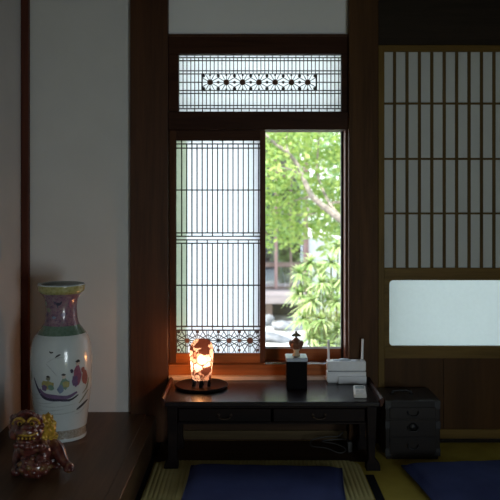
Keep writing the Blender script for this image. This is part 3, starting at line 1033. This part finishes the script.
blob(83, 359, 1.8, 2, 'skin', .0012); blob(83, 357, 1.8, 1.4, 'black', .0014); blob(78, 366, 1.3, 2, 'navy', .0012); blob(86.8, 366, 1.4, 2.4, 'red', .0012)
blob(36.2, 372, 1.6, 4.6, 'olive')
stroke([(57, 346.5), (59, 347.5), (61, 347)], 1.5, 'black'); stroke([(63, 352), (66, 350), (68, 349.5)], 1.5, 'black'); stroke([(64, 350.3), (66, 351)], 1.0, 'black')
stroke([(54, 358), (60, 364), (65, 370)], .8, 'grey'); stroke([(55, 357), (62, 353), (72, 352)], .7, 'grey')
for yy, xa, xb in ((388, 34, 48), (392, 33, 50), (396, 35, 62), (399, 40, 80), (403, 36, 70), (406, 50, 84)):
    stroke([(xa, yy), ((xa + xb) / 2, yy + 1.3), (xb, yy - .4)], .9, 'grey')
stroke([(90, 388), (86, 395), (83, 399)], 1.2, 'olive'); stroke([(89, 398), (85, 402), (81, 405)], 2.2, 'black'); stroke([(88, 403), (84, 408), (80, 409)], 1.0, 'grey')
stroke([(90.5, 376), (89, 385), (86, 390)], 1.0, 'olive')
blob(91, 343, .8, 1.5, 'black')
# dark blossom on the neck
blob(62, 303, 2.2, 1.7, 'navy'); stroke([(57.5, 300), (61, 303), (62, 307)], 1.4, 'navy'); stroke([(66, 300), (63, 304)], 1.6, 'navy'); blob(73, 304, 1.0, 3.4, 'magenta'); blob(52, 309, 2.4, 2, 'olive'); blob(58, 316, 2, 1.4, 'blue'); blob(67, 313, 2.4, 1.8, 'violet'); blob(48.5, 303, 1.2, 2.4, 'green')
vo = va.build('floor_vase', G, None, smooth=True)
vo['label'] = 'tall white porcelain floor vase with pink neck and painted boat scene'; vo['category'] = 'vase'
# origin at the foot of the vase
vo.data.transform(Matrix.Translation((-VX, -VY, -vbase))); vo.location = (VX, VY, vbase)

# ================================================================== LION STATUE
LD = 3.10
q = LD / F
lb = PZ + .001
LCX = (38 - CX) * q
li = thing('lion_statue', 'red and gold guardian lion statue with one paw on a ball, before the vase', 'statue', (LCX, LD, lb))
def L(px, py, dy=0.0):
    """lion part seen at px,py, dy metres behind the statue's middle"""
    d_ = LD + dy
    return Vector(((px - CX) * d_ / F, d_, max(lb + .001, EYE - (py - HY) * d_ / F)))

lac = plain('lion_red', (.135, .034, .026), .25, var=.45, scale=55, coat=.4)
# red lacquer broken by rubbed gold
m, nt, out = newmat('lion_lacquer')
b = N(nt, 'ShaderNodeBsdfPrincipled', Roughness=.28)
b.inputs['Coat Weight'].default_value = .5
tc = N(nt, 'ShaderNodeTexCoord'); no = N(nt, 'ShaderNodeTexNoise', Scale=42.0, Detail=3.0)
nt.links.new(tc.outputs['Object'], no.inputs['Vector'])
r_ = ramp(nt, no.outputs['Fac'], [(.32, (.045, .010, .010)), (.54, (.115, .026, .020)), (.62, (.15, .060, .03)), (.70, (.20, .13, .05))])
nt.links.new(r_.outputs['Color'], b.inputs['Base Color']); nt.links.new(b.outputs[0], out.inputs['Surface'])
lionm = m
gold = plain('lion_gold', (.42, .26, .03), .3, metal=.25, var=.5, scale=70)


def remeshed(mb, name, mat, vox=.0045, sm_=4):
    o = mb.build(name, mat, li, smooth=True)
    md = o.modifiers.new('remesh', 'REMESH'); md.mode = 'VOXEL'; md.voxel_size = vox; md.use_smooth_shade = True
    s_ = o.modifiers.new('smooth', 'SMOOTH'); s_.iterations = sm_; s_.factor = .5
    return o


bd = MB()
def chain(mb, pts, rads, n=5):
    P_ = catmull([tuple(p) + (r__,) for p, r__ in zip(pts, rads)], n)
    for p in P_:
        mb.ell(p[:3], (p[3],) * 3, 14, 10)

# trunk: from the chest under the head back to the rump
chain(bd, [L(31, 447, .0), L(36, 444, .03), L(44, 446, .08), L(51, 449, .10)], [.056, .060, .056, .050])
# head with muzzle, brow, cheeks and ears
bd.ell(L(26.5, 427, -.015), (.060, .058, .056), 20, 14)
bd.ell(L(26, 431.5, -.066), (.046, .034, .022), 16, 12)          # broad upper jaw
bd.ell(L(26, 440.5, -.056), (.040, .034, .012), 14, 10)          # open lower jaw
bd.ell(L(26, 427.5, -.098), (.020, .014, .012), 12, 8)           # nose
for sx in (-1, 1):
    bd.ell(L(26 + sx * 3.2, 428.2, -.100), (.010, .010, .008), 10, 8)
    bd.ell(L(26 + sx * 7.0, 422, -.062), (.021, .018, .016), 12, 8)
    bd.ell(L(26 + sx * 11.5, 434, -.035), (.022, .025, .024), 12, 8)
    bd.ell(L(26 + sx * 13.5, 418, .0), (.012, .010, .016), 12, 8)
# curled mane framing the face
for k in range(15):
    aa = radians(-60 + 300 * k / 14)
    bd.ell(L(26.5 + 15.2 * cos(aa), 427 - 14.2 * sin(aa), -.012), (.0135, .0135, .0135), 10, 8)
for k in range(11):
    aa = radians(-10 + 200 * k / 10)
    bd.ell(L(26.5 + 11.5 * cos(aa), 424 - 12 * sin(aa), -.036), (.011, .011, .011), 10, 8)
# right foreleg onto the ball
chain(bd, [L(40, 446, -.01), L(45, 452, -.035), L(43, 457, -.062), L(41, 459, -.078)], [.030, .026, .021, .022])
# other foreleg straight down beside the ball
chain(bd, [L(22, 448, .01), L(18, 458, .0), L(17, 468, -.01), L(16, 472, -.02)], [.030, .024, .020, .022])
# extended leg to the side
chain(bd, [L(50, 447, .06), L(57, 450, .03), L(62, 458, .0), L(66, 464, -.02), L(69, 467.5, -.035)], [.042, .034, .024, .019, .022])
for k in range(3):
    bd.ell(L(65.5 + 3.4 * k, 469.5, -.055), (.008, .014, .009), 10, 8)
    bd.ell(L(38.5 + 3.2 * k, 461, -.10), (.007, .010, .008), 10, 8)
# rear leg folded under
chain(bd, [L(50, 455, .10), L(54, 464, .09), L(56, 469, .07)], [.040, .030, .022])
for k in range(6):
    bd.ell(L(16 + 5.2 * k, 445.5 + (1.8 if k in (2, 3) else 0), -.050 - (.008 if k in (2, 3) else 0)), (.0125, .012, .0125), 12, 8)
remeshed(bd, 'body', lionm, .0036, 1)
gm = MB()
# flame-shaped mane curls around the head and along the back
random.seed(3)
for px, py, dy, r__ in ((41, 420, .015, .020), (44, 426, .02, .022), (47, 422, .05, .020), (46, 433, .03, .022), (51, 430, .06, .022), (50, 437, .05, .020), (54, 436, .075, .018), (48, 417, .055, .016), (43, 437, .01, .018), (53, 424, .08, .016)):
    c_ = L(px, py, dy)
    gm.ell(c_, (r__, r__, r__ * 1.1), 12, 8)
    for k in range(4):
        aa = random.uniform(0, 2 * pi)
        gm.ell(c_ + Vector((r__ * .8 * cos(aa), -r__ * .5, r__ * .8 * sin(aa))), (.0085, .0085, .0085), 8, 6)
for k in range(5):
    t0 = L(45 + 1.6 * k, 419 - (2.5 if k == 2 else 0), .05 + .008 * k)
    gm.tube([t0 - Vector((0, 0, .02)), t0, t0 + Vector((.004 * (k - 2), 0, .022))], [.012, .009, .002], 8)
remeshed(gm, 'mane', gold, .0035, 2)
br = MB()
for sx in (-1, 1):
    br.tube(catmull([L(26 + sx * 1.5, 422, -.088), L(26 + sx * 5, 418.5, -.082), L(26 + sx * 10, 419.5, -.066), L(26 + sx * 13.5, 424, -.045)], 5), .0058, 8)
    br.ell(L(26 + sx * 6.2, 423.5, -.078), (.0105, .008, .0085), 12, 8)
br.tube(catmull([L(15, 433, -.062), L(20, 435.2, -.094), L(26, 435.6, -.101), L(32, 435.2, -.094), L(37, 433, -.062)], 5), .0042, 8)
for k in range(5):
    br.ell(L(18.5 + 3.8 * k, 438.6, -.086), (.0045, .004, .006), 8, 6)
br.build('gilded_trim', gold, li, smooth=True)
for sx in (-1, 1):
    ey = MB()
    ey.ell(L(26 + sx * 6.2, 423.8, -.0855), (.0055, .004, .0055), 10, 8)
    ey.build('eye', M['black'], li, smooth=True)
bl = MB()
bc = L(34, 466.2, -.045)
bl.ell(bc, (.064, .052, .047), 28, 18)
for k in range(40):
    t_ = math.acos(1 - 2 * (k + .5) / 40); p_ = k * 2.39996
    v_ = Vector((.062 * sin(t_) * cos(p_), .050 * sin(t_) * sin(p_), .045 * cos(t_)))
    if v_.z > -.03:
        bl.ell(bc + v_, (.0125, .0125, .011), 10, 8, k % 3 == 0)
bl.build('ball', [lionm, plain('ball_relief', (.16, .085, .03), .35, var=.4, scale=60)], li, smooth=True)
for o in li.children:
    for v in o.data.vertices:
        if v.co.z < lb + .0005:
            v.co.z = lb + .0005

# ================================================================== OUTSIDE
def leaves(mb, pts, size, asp=.55, flat=.6, rng=random, mi=0):
    for p in pts:
        s_ = size * rng.uniform(.65, 1.3)
        nrm = Vector((rng.gauss(0, 1), rng.gauss(0, 1), rng.gauss(0, 1) + 1.2 * flat)).normalized()
        u = nrm.orthogonal().normalized()
        u = (Matrix.Rotation(rng.uniform(0, 2 * pi), 3, nrm) @ u)
        w = nrm.cross(u)
        p = Vector(p)
        vs = [p - u * s_ * .5, p + w * s_ * asp * .5 - nrm * s_ * .06, p + u * s_ * .5, p - w * s_ * asp * .5 - nrm * s_ * .06]
        mb.add(vs, [(0, 1, 2, 3)], mi)


GZ = -.5
gr = MB()
random.seed(5)
ng = 40
gv, gf = [], []
for j in range(ng + 1):
    for i in range(ng + 1):
        x = lerp(-14, 16, i / ng); y = lerp(4.16, 34, j / ng)
        gv.append((x, y, GZ + .03 * sin(x * 1.7) * cos(y * 1.3)))
for j in range(ng):
    for i in range(ng):
        a_ = j * (ng + 1) + i
        gf.append((a_, a_ + 1, a_ + ng + 2, a_ + ng + 1))
gr.add(gv, gf)
struct(gr.build('garden_ground', plain('pale_gravel', (.46, .47, .46), .95, var=.25, scale=9)), 'pale sunlit garden gravel')
# own building: foundation and eaves
struct(box('exterior_foundation', M['underboard'], XL - .12, XR + .12, 4.15, 4.2, GZ - .1, .0))
struct(box('unseen_eaves', M['ceiling'], XL - 3, XR + 3, 3.9, 5.0, 2.62, 2.72))  # overhang out of view, added to keep direct sun off the window

# house across the garden
HD = 11.6
def hx(px): return (px - CX) * HD / F
def hz(py): return EYE - (py - HY) * HD / F
hw = wood('weathered_wood', (.13, .095, .085), (.24, .18, .16), 'Z', .7)
hs = thing('garden_house', 'old wooden house with glazed sliding doors and verandah across the garden', 'house', (hx(270), HD, GZ))
hwall = MB()
hwall.box(hx(309), hx(400), HD + .05, HD + .2, GZ, hz(238))
hwall.build('plaster_wall', plain('house_plaster', (.62, .66, .66), .9), hs)
MB().box(hx(150), hx(311), HD + 2.4, HD + 2.5, GZ, 2.5).build('back_wall', plain('house_inside', (.12, .11, .10), .9), hs)
MB().box(hx(150), hx(311), HD, HD + 2.4, hz(291), hz(289)).build('inner_floor', hw, hs)
for px, w_ in ((306, 5), (276, 3), (246, 4), (212, 5)):
    MB().box(hx(px) - w_ * HD / F / 2, hx(px) + w_ * HD / F / 2, HD - .02, HD + .09, hz(300), 2.4).build('post', wood('reddish_post', (.24, .15, .14), (.40, .27, .26), 'Z', .7), hs)
for ya, yb in ((262.5, 267), (287, 291), (170, 178)):
    MB().box(hx(200), hx(308), HD, HD + .06, hz(yb), hz(ya)).build('cross_rail', hw, hs)
ds = MB()
for px in (261, 291, 230):
    ds.box(hx(px) - .016, hx(px) + .016, HD + .01, HD + .05, hz(288), hz(176))
ds.build('door_stile', hw, hs)
MB().box(hx(200), hx(306), HD + .03, HD + .036, hz(288), hz(176)).build('door_glass', M['house_pane'], hs)
MB().box(hx(276) + .06, hx(306) - .08, HD + .12, HD + .125, hz(262), hz(176)).build('bamboo_blind', plain('blind', (.10, .085, .07), .9, var=.4, scale=40), hs)
cu = MB()
for k in range(9):
    cu.tube([(hx(262) + .045 * k, HD + .25, hz(288)), (hx(262) + .035 * k, HD + .25 + .02 * (k % 2), hz(264)), (hx(262) + .045 * k, HD + .25, hz(180))], .032, 8)
cu.build('curtain', plain('house_curtain', (.6, .62, .66), .9), hs)
MB().box(hx(150), hx(303), HD - .75, HD + .0, hz(297), hz(289)).build('verandah', wood('verandah_wood', (.20, .18, .19), (.30, .27, .28), 'X', .6), hs)
for px in (268, 298, 238):
    MB().box(hx(px) - .05, hx(px) + .05, HD - .6, HD - .48, GZ, hz(297)).build('verandah_post', hw, hs)
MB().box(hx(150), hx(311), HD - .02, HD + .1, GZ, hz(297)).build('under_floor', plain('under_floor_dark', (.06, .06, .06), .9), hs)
rf = MB()
rf.prism([(HD - 1.5, 2.35), (HD + 2.9, 3.9), (HD + 2.9, 3.75), (HD - 1.5, 2.22)], hx(120), hx(316))
rf.v = [(v[1], v[0], v[2]) for v in rf.v]
rf.build('roof', plain('roof_tile', (.16, .17, .19), .5), hs)

# stones by the verandah
rkm = plain('garden_stone', (.20, .21, .23), .9, var=.35, scale=14)
for k, (px, py, dd, rx_, rz_, lab) in enumerate(((264, 313, 10.6, .14, .09, 'pale rounded garden stone below the verandah corner'),
                                                (286, 316, 10.2, .22, .07, 'low flat grey stepping stone below the verandah'),
                                                (302, 311, 10.5, .12, .15, 'small upright garden stone at the shrub edge'),
                                                (275, 328, 9.4, .22, .06, 'flat stone in the sunlit gravel'))):
    p_ = at(px, py, dd)
    st_ = MB().ell((0, 0, rz_ * .7), (rx_, rx_ * .8, rz_), 18, 12)
    random.seed(k + 20)
    st_.v = [(x + .02 * sin(9 * z + 5 * y + k), y + .02 * sin(7 * x + k), max(z + .025 * sin(11 * x + 3 * k), 0)) for x, y, z in st_.v]
    o = st_.build('garden_stone', rkm, None, smooth=True)
    o.location = (p_.x, p_.y, GZ + .0)
    o['label'] = lab; o['category'] = 'stone'; o['group'] = 'stones by the verandah'

# maple with a bare leaning limb across the opening
random.seed(21)
tr = thing('maple_tree', 'bright green maple whose pale limb leans across the garden view', 'tree', (1.75, 8.3, GZ))
bark = plain('pale_bark', (.30, .26, .22), .9, var=.4, scale=25)
TD = 8.0
def T(px, py, dy=0): return at(px, py, TD + dy)
limb = MB()
main = [(1.75, 8.3, GZ - .05), (1.66, 8.25, .1), (1.50, 8.15, .65), tuple(T(362, 233, .05)), tuple(T(339, 218)), tuple(T(327, 209)), tuple(T(313, 197)), tuple(T(305, 182)), tuple(T(298, 166)), tuple(T(288, 153)), tuple(T(273, 142)), tuple(T(258, 126)), tuple(T(240, 108))]
limb.tube(catmull(main, 5), [lerp(.060, .010, (i / (5 * 12)) ** .8) for i in range(5 * 12 + 1)], 10)
limb.build('trunk', bark, tr, smooth=True)
bt_ = MB()
for pts, r0, r1 in (([T(345, 222), T(330, 204, .2), T(318, 176, .3), T(318, 150, .4), T(322, 110, .4)], .022, .006),
                    ([T(303, 178), T(292, 170, -.1), T(278, 168, -.2), T(262, 172, -.3)], .014, .004),
                    ([T(362, 233), T(345, 206, .3), T(332, 203, .35), T(312, 214, .4), T(285, 214, .5)], .024, .006),
                    ([T(313, 197), T(296, 200, .3), T(272, 212, .4), T(255, 222, .5)], .014, .004),
                    ([T(289, 153), T(286, 140, .1), T(292, 115, .2)], .012, .004),
                    ([T(370, 238), T(390, 190, .3), T(400, 120, .5)], .04, .012)):
    P_ = catmull([tuple(p) for p in pts], 5)
    bt_.tube(P_, [lerp(r0, r1, i / (len(P_) - 1)) for i in range(len(P_))], 8)
bt_.build('branch', bark, tr, smooth=True)
lf = MB()
pts = []
# flat tiers of leaves, as maples hold them
tiers = [(270, 140, .1, .55), (300, 132, .5, .6), (330, 128, .3, .6), (266, 166, -.3, .45), (290, 178, .5, .5), (325, 160, .6, .5), (340, 180, .5, .45), (268, 196, .4, .45), (300, 206, .6, .55), (330, 192, .7, .45), (272, 222, .6, .40), (318, 226, .8, .5), (345, 226, .6, .4), (305, 150, .7, .5), (255, 150, .2, .5), (240, 180, .3, .6), (220, 150, .3, .7), (230, 120, .3, .8), (290, 105, .3, .8), (350, 110, .3, .8), (370, 150, .5, .6), (380, 200, .5, .6), (400, 130, .5, .7), (250, 212, .5, .5), (345, 240, .9, .35), (338, 150, .9, .5), (335, 208, 1.0, .4), (282, 236, .9, .3)]
for px, py, dy, rr in tiers:
    c_ = T(px, py, dy)
    for k in range(int(560 * rr)):
        aa = random.uniform(0, 2 * pi); rad_ = rr * sqrt(random.random())
        pts.append((c_.x + rad_ * cos(aa), c_.y + rad_ * sin(aa) * .9, c_.z + random.gauss(0, .055) - .10 * (rad_ / rr) ** 2))
# leaves that would hide the bare limb are thinned
lim = [Vector(p) for p in catmull(main, 6)]
def hides(p):
    if p[1] > TD + .02:
        return False
    px_, pz_ = p[0] / p[1], (p[2] - EYE) / p[1]
    return any(abs(px_ - l.x / l.y) < .006 and abs(pz_ - (l.z - EYE) / l.y) < .006 for l in lim)
pts = [p for p in pts if not hides(p) or random.random() < .3]
half = [p for i, p in enumerate(pts) if i % 2]
leaves(lf, [p for i, p in enumerate(pts) if i % 2 == 0], .075, .6)
lf2 = lf
leaves(lf2, half, .06, .6, mi=1)
lf.build('foliage', [leafmat('maple_leaf', (.26, .38, .09), (.52, .62, .22), .5), leafmat('maple_leaf_pale', (.22, .36, .12), (.44, .58, .24), .5)], tr)

# shrub with long drooping leaves
random.seed(33)
shb = thing('bamboo_shrub', 'bushy light green plant with long drooping leaves under the maple', 'shrub', (.72, 7.0, GZ))
SD = 7.0
def SP(px, py, dy=0): return at(px, py, SD + dy)
ros = [(322, 283, -.1), (300, 274, .1), (331, 262, .1), (312, 300, -.15), (336, 302, -.1), (322, 320, -.2), (303, 318, -.1), (338, 330, -.1), (312, 338, -.15), (330, 345, -.2), (343, 280, .1), (311, 262, .15), (338, 246, .25), (352, 300, .1), (356, 262, .2), (299, 294, .1), (365, 330, 0), (325, 365, -.1), (350, 360, 0), (308, 286, .3), (328, 300, .3), (320, 270, .3), (340, 318, .3), (316, 328, .3), (333, 285, .3), (345, 340, .2), (306, 305, .3), (326, 334, .1)]
stm, lvs = MB(), MB()
for px, py, dy in ros:
    c_ = SP(px, py, dy)
    foot = Vector((.72 + (c_.x - .72) * .35, 7.0 + dy * .6, GZ - .02))
    mid = (foot + c_) / 2 + Vector((random.uniform(-.05, .05), 0, .08))
    stm.tube(catmull([tuple(foot), tuple(mid), tuple(c_)], 5), .008, 6)
    for k in range(84):
        aa = random.uniform(0, 2 * pi)
        el = random.uniform(-.5, 1.2)
        d_ = Vector((cos(aa) * cos(el), sin(aa) * cos(el) * .8, sin(el)))
        ln = random.uniform(.10, .20); wd = random.uniform(.005, .0085)
        prev = None
        side = d_.cross(Vector((0, 0, 1)))
        side = side.normalized() if side.length > 1e-3 else Vector((1, 0, 0))
        rows = []
        for j in range(5):
            t_ = j / 4
            p = c_ + d_ * ln * t_ + Vector((0, 0, -.42 * ln * t_ * t_))
            ww = wd * (.35 + 1.3 * sin(pi * min(1, t_ * .9 + .1)))
            rows += [p + side * ww, p - side * ww]
        lvs.add(rows, [(2 * j, 2 * j + 1, 2 * j + 3, 2 * j + 2) for j in range(4)], k % 2)
stm.build('stem', plain('shrub_stem', (.20, .22, .09), .8), shb, smooth=True)
lvs.build('foliage', [leafmat('shrub_leaf', (.28, .44, .16), (.50, .63, .30), .45), leafmat('shrub_leaf_light', (.42, .53, .22), (.66, .72, .42), .45)], shb)

# trees behind the house
random.seed(44)
for k, (x, y, zc, rr, hh, lab) in enumerate(((-.6, 17.5, 3.0, 2.0, 2.3, 'hazy green tree behind the house, at the screen side'),
                                            (2.9, 18.5, 2.7, 1.9, 2.2, 'hazy green tree behind the house, at the pillar side'),
                                            (1.2, 21, 3.6, 1.7, 2.0, 'distant pale tree between the two hazy green ones'), (2.3, 15.2, 1.35, 1.1, 1.3, 'low leafy tree at the end of the garden house'))):
    t_ = thing('garden_tree', lab, 'tree', (x, y, GZ), 'trees behind the house')
    MB().tube(catmull([(x, y, GZ - .05), (x + .1, y, 1.0), (x - .05, y, zc)], 5), [.16] * 5 + [.11] * 5 + [.06], 10).build('trunk', bark, t_, smooth=True)
    fm = MB()
    pp = []
    for j in range(16):
        c_ = Vector((x + random.uniform(-1, 1) * rr * .7, y + random.uniform(-1, 1) * rr * .6, zc + random.uniform(-1, 1) * hh * .7))
        for n_ in range(110):
            v_ = Vector((random.gauss(0, 1), random.gauss(0, 1), random.gauss(0, .7))).normalized() * rr * .5 * random.random() ** .4
            pp.append(c_ + v_)
    leaves(fm, pp, .17, .6)
    fm.build('crown', leafmat('far_leaf' + 'abcd'[k], ((.16, .30, .09), (.14, .30, .13), (.24, .38, .16), (.22, .36, .14))[k], ((.36, .52, .18), (.30, .48, .24), (.42, .56, .30), (.42, .56, .26))[k], .5, 1.5), t_)

# ================================================================== LIGHT
w = bpy.data.worlds.new('daylight'); S.world = w; w.use_nodes = True
nt = w.node_tree; nt.nodes.clear()
wo = nt.nodes.new('ShaderNodeOutputWorld'); bg = nt.nodes.new('ShaderNodeBackground')
tc = nt.nodes.new('ShaderNodeTexCoord'); sx_ = nt.nodes.new('ShaderNodeSeparateXYZ')
nt.links.new(tc.outputs['Generated'], sx_.inputs[0])
r_ = ramp(nt, sx_.outputs['Z'], [(.0, (.92, .96, 1.0)), (.35, (.86, .94, 1.0)), (1.0, (.60, .78, 1.0))])
nt.links.new(r_.outputs['Color'], bg.inputs['Color'])
bg.inputs['Strength'].default_value = 3.3
nt.links.new(bg.outputs[0], wo.inputs['Surface'])

su = bpy.data.lights.new('sun', 'SUN'); su.energy = 11.0; su.angle = radians(1.5); su.color = (1, .96, .88)
so_ = bpy.data.objects.new('sun', su); COL.objects.link(so_)
so_.rotation_euler = Vector((-.55, -.55, 1.0)).normalized().to_track_quat('Z', 'Y').to_euler()

# added fill light behind the camera for assumed daylight, no opening is built there
al = bpy.data.lights.new('added_fill_light', 'AREA'); al.shape = 'RECTANGLE'; al.size = .9; al.size_y = 1.0; al.energy = 38.0; al.color = (.85, .95, 1.0)
ao_ = bpy.data.objects.new('added_fill_light', al); COL.objects.link(ao_)
ao_.location = (1.42, -.4, .62)
ao_.rotation_euler = Vector((.85, -.5, .16)).to_track_quat('Z', 'Y').to_euler()

# ================================================================== CAMERA
cam = bpy.data.cameras.new('camera')
cam.sensor_width = 36; cam.sensor_fit = 'HORIZONTAL'
cam.lens = F / 500 * 36
cam.shift_y = -(250 - HY) / 500
cam.clip_start = .05; cam.clip_end = 200
cam.dof.use_dof = True; cam.dof.focus_distance = 3.8; cam.dof.aperture_fstop = 2.6
co = bpy.data.objects.new('camera', cam); COL.objects.link(co)
co.location = (0, 0, EYE); co.rotation_euler = (pi / 2, 0, 0)
S.camera = co
S.view_settings.view_transform = 'Standard'
S.view_settings.look = 'None'
S.view_settings.exposure = 0
S.cycles.use_denoising = True
